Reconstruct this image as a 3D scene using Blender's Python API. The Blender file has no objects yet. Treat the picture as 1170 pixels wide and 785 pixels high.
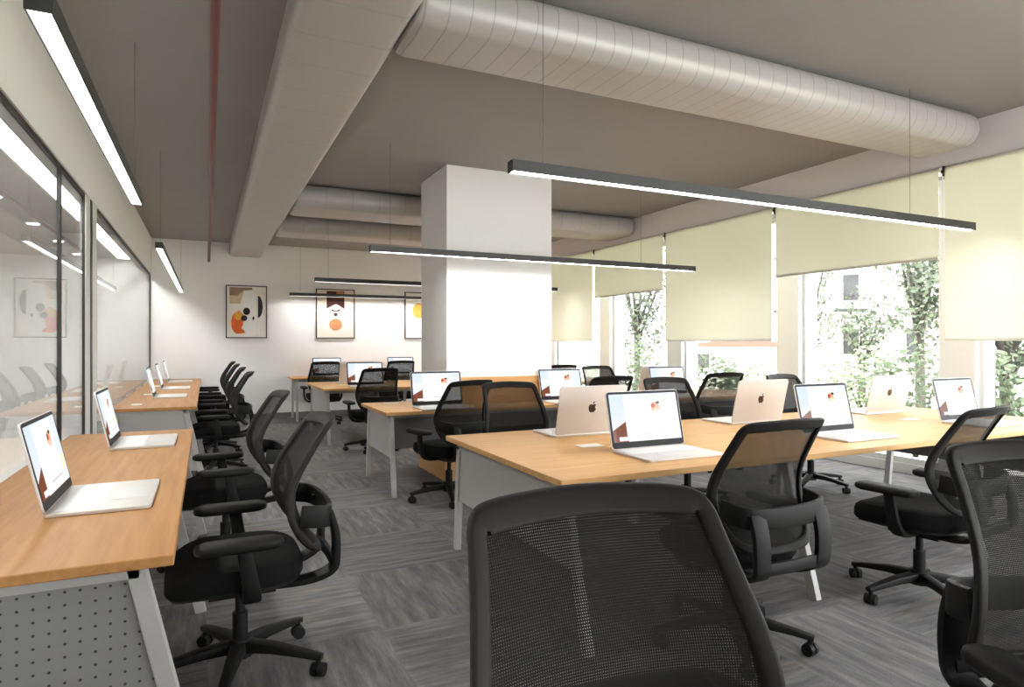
import bpy, bmesh, math, random
from mathutils import Vector, Matrix
random.seed(7)
C = bpy.context.scene.collection
PI = math.pi
CEIL = 3.10
BACK = 12.20
GLX = -0.85          # glass partition plane
BEAMX = 5.42         # inner face of the window beam
WINX = 6.60          # window plane

# ------------------------------------------------------------------ materials
def new_mat(name):
    m = bpy.data.materials.new(name); m.use_nodes = True
    nt = m.node_tree; nt.nodes.clear()
    out = nt.nodes.new('ShaderNodeOutputMaterial')
    return m, nt, out

def pbr(name, col, rough=0.5, metal=0.0, noise=0.0, scale=30, bump=0.0, spec=0.5, emis=None, estr=0):
    m, nt, out = new_mat(name)
    b = nt.nodes.new('ShaderNodeBsdfPrincipled')
    b.inputs['Base Color'].default_value = (*col, 1)
    b.inputs['Roughness'].default_value = rough
    b.inputs['Metallic'].default_value = metal
    b.inputs['Specular IOR Level'].default_value = spec
    if emis:
        b.inputs['Emission Color'].default_value = (*emis, 1)
        b.inputs['Emission Strength'].default_value = estr
    nt.links.new(b.outputs[0], out.inputs[0])
    if noise or bump:
        tc = nt.nodes.new('ShaderNodeTexCoord')
        n = nt.nodes.new('ShaderNodeTexNoise'); n.inputs['Scale'].default_value = scale
        n.inputs['Detail'].default_value = 4
        nt.links.new(tc.outputs['Object'], n.inputs['Vector'])
        if noise:
            r = nt.nodes.new('ShaderNodeMapRange')
            r.inputs[3].default_value = 1 - noise; r.inputs[4].default_value = 1 + noise
            nt.links.new(n.outputs[0], r.inputs[0])
            x = nt.nodes.new('ShaderNodeVectorMath'); x.operation = 'SCALE'
            x.inputs[0].default_value = col
            nt.links.new(r.outputs[0], x.inputs['Scale'])
            nt.links.new(x.outputs[0], b.inputs['Base Color'])
        if bump:
            bp = nt.nodes.new('ShaderNodeBump'); bp.inputs['Strength'].default_value = bump
            bp.inputs['Distance'].default_value = 0.01
            nt.links.new(n.outputs[0], bp.inputs['Height'])
            nt.links.new(bp.outputs[0], b.inputs['Normal'])
    return m

def emit(name, col, s):
    m, nt, out = new_mat(name)
    e = nt.nodes.new('ShaderNodeEmission')
    e.inputs[0].default_value = (*col, 1); e.inputs[1].default_value = s
    nt.links.new(e.outputs[0], out.inputs[0])
    return m

def wood(name, c1, c2, axis=0):
    m, nt, out = new_mat(name)
    L = nt.links.new
    b = nt.nodes.new('ShaderNodeBsdfPrincipled'); b.inputs['Roughness'].default_value = 0.45
    b.inputs['Specular IOR Level'].default_value = 0.22
    tc = nt.nodes.new('ShaderNodeTexCoord'); mp = nt.nodes.new('ShaderNodeMapping')
    sc = [14, 14, 14]; sc[axis] = 0.9
    mp.inputs['Scale'].default_value = sc
    L(tc.outputs['Object'], mp.inputs[0])
    n = nt.nodes.new('ShaderNodeTexNoise'); n.inputs['Scale'].default_value = 2.2; n.inputs['Detail'].default_value = 6
    n.inputs['Distortion'].default_value = 0.4
    L(mp.outputs[0], n.inputs['Vector'])
    r = nt.nodes.new('ShaderNodeValToRGB')
    r.color_ramp.elements[0].position = 0.30; r.color_ramp.elements[0].color = (*c1, 1)
    r.color_ramp.elements[1].position = 0.70; r.color_ramp.elements[1].color = (*c2, 1)
    L(n.outputs[0], r.inputs[0]); L(r.outputs[0], b.inputs['Base Color'])
    L(b.outputs[0], out.inputs[0])
    return m

def glass(name, ior=1.5, tint=(1, 1, 1)):
    m, nt, out = new_mat(name)
    t = nt.nodes.new('ShaderNodeBsdfTransparent'); t.inputs[0].default_value = (*tint, 1)
    g = nt.nodes.new('ShaderNodeBsdfGlossy'); g.inputs['Roughness'].default_value = 0.0
    f = nt.nodes.new('ShaderNodeFresnel')
    ge = nt.nodes.new('ShaderNodeNewGeometry'); sw = nt.nodes.new('ShaderNodeMix')   # same reflectance on both faces of the thin pane
    sw.inputs[2].default_value = ior; sw.inputs[3].default_value = 1/ior
    nt.links.new(ge.outputs['Backfacing'], sw.inputs[0]); nt.links.new(sw.outputs[0], f.inputs[0])
    mx = nt.nodes.new('ShaderNodeMixShader')
    nt.links.new(f.outputs[0], mx.inputs[0]); nt.links.new(t.outputs[0], mx.inputs[1]); nt.links.new(g.outputs[0], mx.inputs[2])
    nt.links.new(mx.outputs[0], out.inputs[0])
    return m

def mesh_fabric(name, col, cell=0.0042, cut=0.40):
    """woven office-chair net: open square holes between the threads"""
    m, nt, out = new_mat(name); L = nt.links.new
    tc = nt.nodes.new('ShaderNodeTexCoord'); sp = nt.nodes.new('ShaderNodeSeparateXYZ')
    L(tc.outputs['Object'], sp.inputs[0])
    def wave(sock):
        a = nt.nodes.new('ShaderNodeMath'); a.operation = 'MULTIPLY'; a.inputs[1].default_value = 2 * PI / cell
        L(sock, a.inputs[0])
        s = nt.nodes.new('ShaderNodeMath'); s.operation = 'SINE'; L(a.outputs[0], s.inputs[0])
        g = nt.nodes.new('ShaderNodeMath'); g.operation = 'GREATER_THAN'; g.inputs[1].default_value = cut
        L(s.outputs[0], g.inputs[0]); return g.outputs[0]
    mu = nt.nodes.new('ShaderNodeMath'); mu.operation = 'MULTIPLY'
    L(wave(sp.outputs[0]), mu.inputs[0]); L(wave(sp.outputs[2]), mu.inputs[1])
    d = nt.nodes.new('ShaderNodeBsdfPrincipled'); d.inputs['Base Color'].default_value = (*col, 1)
    d.inputs['Roughness'].default_value = 0.7; d.inputs['Specular IOR Level'].default_value = 0.08
    t = nt.nodes.new('ShaderNodeBsdfTransparent')
    mx = nt.nodes.new('ShaderNodeMixShader')
    L(mu.outputs[0], mx.inputs[0]); L(d.outputs[0], mx.inputs[1]); L(t.outputs[0], mx.inputs[2])
    L(mx.outputs[0], out.inputs[0])
    return m

def perforated(name, col, a1, a2, off1=0.0, off2=0.0, cell=0.036):
    m, nt, out = new_mat(name); L = nt.links.new
    b = nt.nodes.new('ShaderNodeBsdfPrincipled'); b.inputs['Roughness'].default_value = 0.5
    tc = nt.nodes.new('ShaderNodeTexCoord'); sp = nt.nodes.new('ShaderNodeSeparateXYZ')
    L(tc.outputs['Object'], sp.inputs[0])
    acc = []
    for ax in (a1, a2):
        a = nt.nodes.new('ShaderNodeMath'); a.operation = 'DIVIDE'; a.inputs[1].default_value = cell
        L(sp.outputs[ax], a.inputs[0])
        f = nt.nodes.new('ShaderNodeMath'); f.operation = 'FLOORED_MODULO'; f.inputs[1].default_value = 1
        L(a.outputs[0], f.inputs[0])
        s = nt.nodes.new('ShaderNodeMath'); s.operation = 'SUBTRACT'; s.inputs[1].default_value = 0.5
        L(f.outputs[0], s.inputs[0])
        p = nt.nodes.new('ShaderNodeMath'); p.operation = 'POWER'; p.inputs[1].default_value = 2
        L(s.outputs[0], p.inputs[0]); acc.append(p.outputs[0])
    ad = nt.nodes.new('ShaderNodeMath'); L(acc[0], ad.inputs[0]); L(acc[1], ad.inputs[1])
    lt = nt.nodes.new('ShaderNodeMath'); lt.operation = 'LESS_THAN'; lt.inputs[1].default_value = 0.012
    L(ad.outputs[0], lt.inputs[0])
    mx = nt.nodes.new('ShaderNodeMix'); mx.data_type = 'RGBA'
    mx.inputs[6].default_value = (*col, 1); mx.inputs[7].default_value = (0.03, 0.03, 0.03, 1)
    L(lt.outputs[0], mx.inputs[0]); L(mx.outputs[2], b.inputs['Base Color']); L(b.outputs[0], out.inputs[0])
    return m

def carpet():
    m, nt, out = new_mat('carpet_tiles'); L = nt.links.new
    b = nt.nodes.new('ShaderNodeBsdfPrincipled'); b.inputs['Roughness'].default_value = 0.95
    b.inputs['Specular IOR Level'].default_value = 0.1
    tc = nt.nodes.new('ShaderNodeTexCoord')
    sp = nt.nodes.new('ShaderNodeSeparateXYZ'); L(tc.outputs['Object'], sp.inputs[0])
    def M(op, a, bv):
        n = nt.nodes.new('ShaderNodeMath'); n.operation = op
        for i, s in enumerate((a, bv)):
            if s is None: continue
            if isinstance(s, (int, float)): n.inputs[i].default_value = s
            else: L(s, n.inputs[i])
        return n.outputs[0]
    T = 0.75
    tx = M('FLOOR', M('DIVIDE', sp.outputs[0], T), None); ty = M('FLOOR', M('DIVIDE', sp.outputs[1], T), None)
    chk = M('FLOORED_MODULO', M('ADD', tx, ty), 2)
    def streak(sx, sy, detail=6):
        mp = nt.nodes.new('ShaderNodeMapping'); mp.inputs['Scale'].default_value = (sx, sy, 1)
        L(tc.outputs['Object'], mp.inputs[0])
        n = nt.nodes.new('ShaderNodeTexNoise'); n.inputs['Scale'].default_value = 1.0; n.inputs['Detail'].default_value = detail
        n.inputs['Roughness'].default_value = 0.65
        L(mp.outputs[0], n.inputs['Vector']); return n.outputs[0]
    s1 = streak(2.6, 24, 9); s2 = streak(20, 2.6, 9)
    mx = nt.nodes.new('ShaderNodeMix'); mx.data_type = 'FLOAT'
    L(chk, mx.inputs[0]); L(s1, mx.inputs[2]); L(s2, mx.inputs[3])
    cv = nt.nodes.new('ShaderNodeCombineXYZ'); L(tx, cv.inputs[0]); L(ty, cv.inputs[1])
    wn = nt.nodes.new('ShaderNodeTexWhiteNoise'); L(cv.outputs[0], wn.inputs['Vector'])
    v = M('ADD', mx.outputs[0], M('MULTIPLY', M('SUBTRACT', wn.outputs[0], 0.5), 0.05))
    big = nt.nodes.new('ShaderNodeTexNoise'); big.inputs['Scale'].default_value = 1.3
    L(tc.outputs['Object'], big.inputs['Vector'])
    v = M('ADD', v, M('MULTIPLY', M('SUBTRACT', big.outputs[0], 0.5), 0.10))
    r = nt.nodes.new('ShaderNodeValToRGB'); e = r.color_ramp.elements
    e[0].position = 0.28; e[0].color = (0.080, 0.078, 0.079, 1)
    e[1].position = 0.76; e[1].color = (0.235, 0.232, 0.231, 1)
    x = e.new(0.47); x.color = (0.121, 0.119, 0.122, 1)
    x = e.new(0.60); x.color = (0.166, 0.162, 0.158, 1)
    L(v, r.inputs[0])
    fine = nt.nodes.new('ShaderNodeTexNoise'); fine.inputs['Scale'].default_value = 160
    L(tc.outputs['Object'], fine.inputs['Vector'])
    fr = nt.nodes.new('ShaderNodeMapRange'); fr.inputs[3].default_value = 0.74; fr.inputs[4].default_value = 1.60
    L(fine.outputs[0], fr.inputs[0])
    # beige threads in some streaks
    bg = streak(1.6, 9, 3)
    br = nt.nodes.new('ShaderNodeMapRange'); br.inputs[1].default_value = 0.56; br.inputs[2].default_value = 0.72
    L(bg, br.inputs[0])
    m2 = nt.nodes.new('ShaderNodeMix'); m2.data_type = 'RGBA'; m2.blend_type = 'MULTIPLY'
    m2.inputs[7].default_value = (1.12, 1.0, 0.80, 1)
    L(br.outputs[0], m2.inputs[0]); L(r.outputs[0], m2.inputs[6])
    sc = nt.nodes.new('ShaderNodeVectorMath'); sc.operation = 'SCALE'
    L(m2.outputs[2], sc.inputs[0]); L(fr.outputs[0], sc.inputs['Scale'])
    L(sc.outputs[0], b.inputs['Base Color'])
    bp = nt.nodes.new('ShaderNodeBump'); bp.inputs['Strength'].default_value = 0.3; bp.inputs['Distance'].default_value = 0.004
    L(fine.outputs[0], bp.inputs['Height']); L(bp.outputs[0], b.inputs['Normal'])
    L(b.outputs[0], out.inputs[0])
    return m

def blind_mat():
    m, nt, out = new_mat('roller_blind_fabric'); L = nt.links.new
    d = nt.nodes.new('ShaderNodeBsdfDiffuse'); t = nt.nodes.new('ShaderNodeBsdfTranslucent')
    tc = nt.nodes.new('ShaderNodeTexCoord')
    n = nt.nodes.new('ShaderNodeTexNoise'); n.inputs['Scale'].default_value = 220
    L(tc.outputs['Object'], n.inputs['Vector'])
    r = nt.nodes.new('ShaderNodeValToRGB')
    r.color_ramp.elements[0].color = (0.76, 0.745, 0.655, 1); r.color_ramp.elements[1].color = (0.84, 0.828, 0.74, 1)
    L(n.outputs[0], r.inputs[0]); L(r.outputs[0], d.inputs[0]); L(r.outputs[0], t.inputs[0])
    mx = nt.nodes.new('ShaderNodeMixShader'); mx.inputs[0].default_value = 0.46
    L(d.outputs[0], mx.inputs[1]); L(t.outputs[0], mx.inputs[2]); L(mx.outputs[0], out.inputs[0])
    return m

def duct_mat(name, axis, cell, line):
    """foil-wrapped insulation with thin seam lines across the run"""
    m, nt, out = new_mat(name); L = nt.links.new
    b = nt.nodes.new('ShaderNodeBsdfPrincipled'); b.inputs['Roughness'].default_value = 0.42
    b.inputs['Metallic'].default_value = 0.15
    tc = nt.nodes.new('ShaderNodeTexCoord'); sp = nt.nodes.new('ShaderNodeSeparateXYZ')
    L(tc.outputs['Object'], sp.inputs[0])
    n = nt.nodes.new('ShaderNodeTexNoise'); n.inputs['Scale'].default_value = 2.5; L(tc.outputs['Object'], n.inputs['Vector'])
    k = nt.nodes.new('ShaderNodeMath'); k.operation = 'MULTIPLY'; k.inputs[1].default_value = 0.03; L(n.outputs[0], k.inputs[0])
    ad = nt.nodes.new('ShaderNodeMath'); L(sp.outputs[axis], ad.inputs[0]); L(k.outputs[0], ad.inputs[1])
    dv = nt.nodes.new('ShaderNodeMath'); dv.operation = 'DIVIDE'; dv.inputs[1].default_value = cell; L(ad.outputs[0], dv.inputs[0])
    fr = nt.nodes.new('ShaderNodeMath'); fr.operation = 'FRACT'; L(dv.outputs[0], fr.inputs[0])
    lt = nt.nodes.new('ShaderNodeMath'); lt.operation = 'LESS_THAN'; lt.inputs[1].default_value = 0.055; L(fr.outputs[0], lt.inputs[0])
    mx = nt.nodes.new('ShaderNodeMix'); mx.data_type = 'RGBA'
    mx.inputs[6].default_value = (0.43, 0.405, 0.385, 1); mx.inputs[7].default_value = (line, line*0.94, line*0.88, 1)
    L(lt.outputs[0], mx.inputs[0]); L(mx.outputs[2], b.inputs['Base Color'])
    bp = nt.nodes.new('ShaderNodeBump'); bp.inputs['Strength'].default_value = 0.25; bp.inputs['Distance'].default_value = 0.01
    L(fr.outputs[0], bp.inputs['Height']); L(bp.outputs[0], b.inputs['Normal'])
    L(b.outputs[0], out.inputs[0])
    return m

def screen_mat():
    """desktop picture: sky and brown rock, a white window with an orange figure, a dock"""
    m, nt, out = new_mat('laptop_screen_image'); L = nt.links.new
    tc = nt.nodes.new('ShaderNodeTexCoord'); sp = nt.nodes.new('ShaderNodeSeparateXYZ')
    L(tc.outputs['UV'], sp.inputs[0]); U, V = sp.outputs[0], sp.outputs[1]
    def M(op, a, bv=None):
        n = nt.nodes.new('ShaderNodeMath'); n.operation = op
        for i, s in enumerate((a, bv)):
            if s is None: continue
            if isinstance(s, (int, float)): n.inputs[i].default_value = s
            else: L(s, n.inputs[i])
        return n.outputs[0]
    def AND(*a):
        r = a[0]
        for x in a[1:]: r = M('MULTIPLY', r, x)
        return r
    def rect(u0, u1, v0, v1): return AND(M('GREATER_THAN', U, u0), M('LESS_THAN', U, u1), M('GREATER_THAN', V, v0), M('LESS_THAN', V, v1))
    def disc(cu, cv, ru, rv):
        a = M('POWER', M('DIVIDE', M('SUBTRACT', U, cu), ru), 2); b2 = M('POWER', M('DIVIDE', M('SUBTRACT', V, cv), rv), 2)
        return M('LESS_THAN', M('ADD', a, b2), 1)
    def mix(f, a, col):
        n = nt.nodes.new('ShaderNodeMix'); n.data_type = 'RGBA'; L(f, n.inputs[0])
        L(a, n.inputs[6]); n.inputs[7].default_value = (*col, 1); return n.outputs[2]
    sky = nt.nodes.new('ShaderNodeValToRGB'); sky.color_ramp.elements[0].color = (0.85, 0.83, 0.82, 1)
    sky.color_ramp.elements[1].color = (0.66, 0.78, 0.90, 1); L(V, sky.inputs[0])
    col = sky.outputs[0]
    col = mix(AND(M('GREATER_THAN', U, 0.86)), col, (0.78, 0.83, 0.90))
    col = mix(disc(0.90, 0.28, 0.10, 0.13), col, (0.88, 0.85, 0.66))
    col = mix(M('LESS_THAN', V, M('ADD', 0.30, M('MULTIPLY', U, 0.55))) if False else AND(M('LESS_THAN', V, M('ADD', 0.24, M('MULTIPLY', U, 0.9))), M('LESS_THAN', U, 0.21)), col, (0.20, 0.065, 0.035))
    col = mix(rect(0.20, 0.84, 0.10, 0.985), col, (0.92, 0.93, 0.94))
    col = mix(disc(0.66, 0.70, 0.065, 0.11), col, (0.80, 0.42, 0.24))
    col = mix(disc(0.63, 0.73, 0.03, 0.05), col, (0.45, 0.08, 0.04))
    col = mix(disc(0.705, 0.79, 0.03, 0.03), col, (0.10, 0.03, 0.03))
    col = mix(disc(0.665, 0.64, 0.03, 0.05), col, (0.95, 0.62, 0.45))
    col = mix(rect(0.40, 0.80, 0.125, 0.145), col, (0.55, 0.56, 0.57))
    col = mix(rect(0.08, 0.93, 0.02, 0.105), col, (0.88, 0.86, 0.86))
    e = nt.nodes.new('ShaderNodeEmission'); e.inputs[1].default_value = 0.92
    L(col, e.inputs[0])
    g = nt.nodes.new('ShaderNodeBsdfGlossy'); g.inputs['Roughness'].default_value = 0.05
    mx = nt.nodes.new('ShaderNodeMixShader'); mx.inputs[0].default_value = 0.03
    L(e.outputs[0], mx.inputs[1]); L(g.outputs[0], mx.inputs[2]); L(mx.outputs[0], out.inputs[0])
    return m

MT = dict(
    carpet=carpet(),
    ceil=pbr('ceiling_paint', (0.285, 0.266, 0.258), 0.85, noise=0.05, scale=2),
    oceil=pbr('office_ceiling_paint', (0.50, 0.47, 0.455), 0.8, noise=0.03, scale=2),
    white=pbr('white_paint', (0.86, 0.848, 0.845), 0.65, noise=0.015, scale=3),
    beam=pbr('beam_paint', (0.86, 0.82, 0.81), 0.7, noise=0.02, scale=3),
    pier=pbr('pier_paint', (0.90, 0.90, 0.90), 0.6, noise=0.02, scale=4),
    base=pbr('skirting_grey', (0.16, 0.155, 0.15), 0.6, noise=0.05),
    blackm=pbr('black_metal', (0.028, 0.027, 0.026), 0.42, noise=0.1, scale=40),
    jamb=pbr('white_jamb', (0.80, 0.79, 0.77), 0.5, noise=0.02),
    steel=pbr('grey_powder_coat', (0.40, 0.39, 0.38), 0.45, noise=0.03, scale=60),
    panel=pbr('grey_desk_panel', (0.37, 0.35, 0.34), 0.55, noise=0.03, scale=20),
    darkpanel=pbr('dark_modesty_panel', (0.17, 0.16, 0.155), 0.6, noise=0.04, scale=20),
    perfL=perforated('perforated_panel', (0.215, 0.21, 0.205), 0, 2),
    perfR=perforated('perforated_dark_panel', (0.06, 0.06, 0.06), 1, 2, cell=0.06),
    oakY=wood('oak_along_length_shaded', (0.350, 0.163, 0.053), (0.450, 0.230, 0.084), 1),  # same oak as the benches, darkened to stand in for weaker light
    oakX=wood('oak_along_width', (0.56, 0.308, 0.115), (0.68, 0.400, 0.165), 0),
    port=pbr('white_cable_flap', (0.88, 0.87, 0.84), 0.35, noise=0.01),
    frame=pbr('chair_frame_plastic', (0.0135, 0.012, 0.011), 0.6, spec=0.2, noise=0.08, scale=90, bump=0.05),
    plastic=pbr('chair_plastic', (0.0065, 0.0061, 0.0058), 0.58, spec=0.22, noise=0.1, scale=60),
    seat=pbr('seat_fabric', (0.010, 0.010, 0.010), 0.95, noise=0.25, scale=240, bump=0.2, spec=0.1),
    net=mesh_fabric('chair_net', (0.014, 0.013, 0.012)),
    alu=pbr('laptop_aluminium', (0.66, 0.63, 0.60), 0.34, metal=0.55, noise=0.01),
    lid=pbr('laptop_lid_champagne', (0.67, 0.648, 0.635), 0.42, metal=0.25, noise=0.01),
    keys=pbr('laptop_keys', (0.74, 0.735, 0.73), 0.5, noise=0.02, scale=120),
    pad=pbr('laptop_palm_rest', (0.68, 0.67, 0.66), 0.4, metal=0.4, noise=0.01),
    bezel=pbr('laptop_bezel', (0.022, 0.022, 0.024), 0.5, noise=0.03, spec=0.15),
    logo=pbr('laptop_logo', (0.05, 0.035, 0.03), 0.2, metal=0.3, noise=0.02),
    screen=screen_mat(),
    pend=emit('pendant_diffuser', (1.0, 0.985, 0.97), 54.0),
    pendL=emit('left_pendant_diffuser', (1.0, 0.968, 0.94), 4.5),
    office=emit('office_lamp', (1.0, 0.975, 0.95), 48.0),
    cable=pbr('lamp_cable', (0.12, 0.115, 0.11), 0.6, noise=0.05),
    red=pbr('red_pipe_paint', (0.105, 0.007, 0.007), 0.45, noise=0.08, scale=12),
    ductY=duct_mat('duct_wrap_lengthwise', 1, 0.36, 0.395),
    ductX=duct_mat('duct_wrap_crosswise', 0, 0.115, 0.30),
    ductP=duct_mat('duct_wrap_plain', 0, 0.30, 0.385),
    blind=blind_mat(),
    rail=pbr('blind_bottom_bar', (0.70, 0.69, 0.62), 0.5, noise=0.02),
    pglass=glass('partition_glass', 1.62, (0.93, 0.95, 0.94)),
    wglass=glass('window_glass', 1.25, (0.98, 0.99, 0.985)),
    wframe=pbr('window_frame', (0.62, 0.62, 0.61), 0.5, noise=0.02),
    paper=pbr('print_paper', (0.84, 0.80, 0.75), 0.7, noise=0.03, scale=8),
    paper2=pbr('print_paper_pink', (0.80, 0.71, 0.63), 0.7, noise=0.03, scale=8),
    paper3=pbr('print_paper_white', (0.86, 0.85, 0.83), 0.7, noise=0.02, scale=8),
    a_or=pbr('print_orange', (0.80, 0.15, 0.025), 0.7, noise=0.25, scale=14),
    a_am=pbr('print_amber', (0.80, 0.38, 0.05), 0.7, noise=0.25, scale=14),
    a_bk=pbr('print_black', (0.012, 0.011, 0.011), 0.7, noise=0.1),
    a_br=pbr('print_brown', (0.30, 0.20, 0.13), 0.7, noise=0.4, scale=10),
    a_tan=pbr('print_tan', (0.62, 0.48, 0.32), 0.7, noise=0.2, scale=10),
    a_wh=pbr('print_white', (0.86, 0.85, 0.83), 0.7, noise=0.02),
    a_mar=pbr('print_maroon', (0.065, 0.012, 0.010), 0.7, noise=0.3, scale=16),
    a_cop=pbr('print_copper', (0.58, 0.24, 0.10), 0.7, noise=0.3, scale=16),
    a_och=pbr('print_ochre', (0.62, 0.34, 0.05), 0.7, noise=0.3, scale=16),
    grass=pbr('lawn', (0.50, 0.54, 0.40), 0.95, noise=0.35, scale=1.5),
    leaf=pbr('tree_leaves', (0.045, 0.060, 0.034), 0.7, noise=0.55, scale=3),
    leaf2=pbr('shrub_leaves', (0.12, 0.16, 0.085), 0.7, noise=0.5, scale=5),
    bark=pbr('tree_bark', (0.035, 0.03, 0.025), 0.9, noise=0.3, scale=10),
    bld=pbr('pale_render_facade', (0.85, 0.84, 0.82), 0.8, noise=0.02, scale=1),
    bglass=pbr('facade_window_glass', (0.02, 0.02, 0.022), 0.15, noise=0.1),
    roof=pbr('red_roof', (0.12, 0.045, 0.035), 0.8, noise=0.15, scale=5),
    pave=pbr('pale_paving', (0.62, 0.60, 0.57), 0.9, noise=0.08, scale=2),
)

# ------------------------------------------------------------------ mesh helpers
def obj(name, bm, mats, parent=None, smooth=False, bevel=0.0, loc=None, rot=None):
    me = bpy.data.meshes.new(name)
    bmesh.ops.recalc_face_normals(bm, faces=bm.faces[:])
    bm.to_mesh(me); bm.free()
    o = bpy.data.objects.new(name, me); C.objects.link(o)
    for m in (mats if isinstance(mats, (list, tuple)) else [mats]): me.materials.append(m)
    if smooth:
        for p in me.polygons: p.use_smooth = True
        try: me.set_sharp_from_angle(angle=math.radians(42))
        except Exception: pass
    if bevel:
        b = o.modifiers.new('bevel', 'BEVEL'); b.width = bevel; b.segments = 2; b.limit_method = 'ANGLE'
    if loc: o.location = loc
    if rot: o.rotation_euler = rot
    if parent: o.parent = parent
    return o

def box(bm, x0, x1, y0, y1, z0, z1, mat=0):
    v = [bm.verts.new(p) for p in ((x0,y0,z0),(x1,y0,z0),(x1,y1,z0),(x0,y1,z0),(x0,y0,z1),(x1,y0,z1),(x1,y1,z1),(x0,y1,z1))]
    for f in ((0,3,2,1),(4,5,6,7),(0,1,5,4),(1,2,6,5),(2,3,7,6),(3,0,4,7)):
        bm.faces.new([v[i] for i in f]).material_index = mat

def BX(*a):
    bm = bmesh.new(); box(bm, *a); return bm

def prism(bm, pts, z0, z1, fn=lambda x, y, z: (x, y, z), mat=0):
    a = [bm.verts.new(fn(x, y, z0)) for x, y in pts]; b = [bm.verts.new(fn(x, y, z1)) for x, y in pts]
    n = len(pts)
    fs = [bm.faces.new(a[::-1]), bm.faces.new(b)]
    for i in range(n): fs.append(bm.faces.new((a[i], a[(i+1) % n], b[(i+1) % n], b[i])))
    for f in fs: f.material_index = mat

def loft(bm, rings, cap=True, closed=False):
    R = [[bm.verts.new(p) for p in r] for r in rings]
    n = len(R[0]); m = len(R)
    for i in range(m if closed else m - 1):
        a, b = R[i], R[(i+1) % m]
        for j in range(n): bm.faces.new((a[j], a[(j+1) % n], b[(j+1) % n], b[j]))
    if cap and not closed:
        bm.faces.new(R[0][::-1]); bm.faces.new(R[-1])

def cyl(bm, p0, p1, r0, r1=None, n=16):
    r1 = r0 if r1 is None else r1
    p0, p1 = Vector(p0), Vector(p1); d = (p1 - p0).normalized()
    u = d.orthogonal().normalized(); w = d.cross(u)
    rings = []
    for p, r in ((p0, r0), (p1, r1)):
        rings.append([p + (u*math.cos(2*PI*k/n) + w*math.sin(2*PI*k/n))*r for k in range(n)])
    loft(bm, rings)

def rsec(w, h, r, n=3):
    """rounded-rectangle section, list of (a, b)"""
    out = []
    for cx, cy, a0 in ((w/2-r, h/2-r, 0), (-w/2+r, h/2-r, PI/2), (-w/2+r, -h/2+r, PI), (w/2-r, -h/2+r, 1.5*PI)):
        for k in range(n+1):
            a = a0 + PI/2*k/n; out.append((cx + r*math.cos(a), cy + r*math.sin(a)))
    return out

def sweep(bm, path, side, secs, closed=False):
    """sweep rounded rect along path; side: vector kept as section's first axis (roughly)"""
    P = [Vector(p) for p in path]; n = len(P); rings = []
    for i, p in enumerate(P):
        a = P[(i-1) % n] if (closed or i > 0) else p
        b = P[(i+1) % n] if (closed or i < n-1) else p
        t = (b - a).normalized()
        s = Vector(side); s = (s - t*s.dot(t)).normalized()
        q = t.cross(s)
        sec = secs[i] if isinstance(secs[0], list) else secs
        rings.append([p + s*x + q*y for x, y in sec])
    loft(bm, rings, cap=True, closed=closed)

def catmull(pts, per=4, closed=False):
    P = [Vector(p) for p in pts]; n = len(P); out = []
    rng = n if closed else n - 1
    for i in range(rng):
        p0 = P[(i-1) % n] if (closed or i > 0) else P[i]; p1 = P[i]; p2 = P[(i+1) % n]
        p3 = P[(i+2) % n] if (closed or i+2 < n) else p2
        for k in range(per):
            t = k/per
            out.append(0.5*((2*p1) + (p2-p0)*t + (2*p0-5*p1+4*p2-p3)*t*t + (3*p1-p0-3*p2+p3)*t**3))
    if not closed: out.append(P[-1])
    return out

def thing(name, label, cat, loc=(0,0,0), rz=0, group=None):
    o = bpy.data.objects.new(name, None); C.objects.link(o); o.empty_display_size = 0.1
    o.location = loc; o.rotation_euler = (0, 0, rz)
    o['label'] = label; o['category'] = cat; o['kind'] = 'thing'
    if group: o['group'] = group
    return o
def tag(o, label, cat, group=None, kind='thing'):
    o['label'] = label; o['category'] = cat; o['kind'] = kind
    if group: o['group'] = group
    return o
def struct(name, bm, m, label=None, parent=None, **k):
    o = obj(name, bm, m, parent, **k)
    if parent is None:
        o['kind'] = 'structure'
        if label: o['label'] = label
    return o
def dup(root, loc, rz, label, group=None):
    r = root.copy(); C.objects.link(r); r.location = loc; r.rotation_euler = (0, 0, rz); r['label'] = label
    if group: r['group'] = group
    for ch in list(root.children):
        c = ch.copy(); C.objects.link(c); c.parent = r
        for g in list(ch.children):
            d = g.copy(); C.objects.link(d); d.parent = c
    return r

# ------------------------------------------------------------------ the room
def plane_box(name, m, *a, label=None, **k): return struct(name, BX(*a), m, label, **k)
plane_box('floor', MT['carpet'], -5.2, WINX+0.15, -3.2, BACK+0.15, -0.15, 0.0, label='grey streaked carpet tile floor')
plane_box('ceiling', MT['ceil'], GLX-0.1, WINX+0.15, -3.2, BACK+0.15, CEIL, CEIL+0.15, label='grey painted exposed concrete ceiling')
plane_box('wall_back', MT['white'], -5.2, WINX+0.15, BACK, BACK+0.15, 0.0, CEIL, label='white far wall with three framed prints')
bm = bmesh.new()
box(bm, -5.2, 1.6, -3.2, -3.05, 0.0, CEIL); box(bm, 6.45, WINX+0.15, -3.2, -3.05, 0.0, CEIL)
box(bm, 1.6, 6.45, -3.2, -3.05, 2.95, CEIL); box(bm, 1.6, 6.45, -3.2, -3.05, 0.0, 0.10)
struct('wall_front', bm, MT['white'], 'white wall behind the viewer, with an opening added for daylight')
bm = bmesh.new()
for q in range(4): x_ = 1.6 + q*1.60; box(bm, x_, x_+0.05, -3.15, -3.10, 0.10, 2.95)
wf = struct('window_30', bm, MT['wframe'], 'unseen window added behind the viewer for extra daylight')  # out of view, added to fill the room with daylight
obj('window_pane', BX(1.6, 6.45, -3.13, -3.12, 0.10, 2.95), MT['wglass'], wf)
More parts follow.
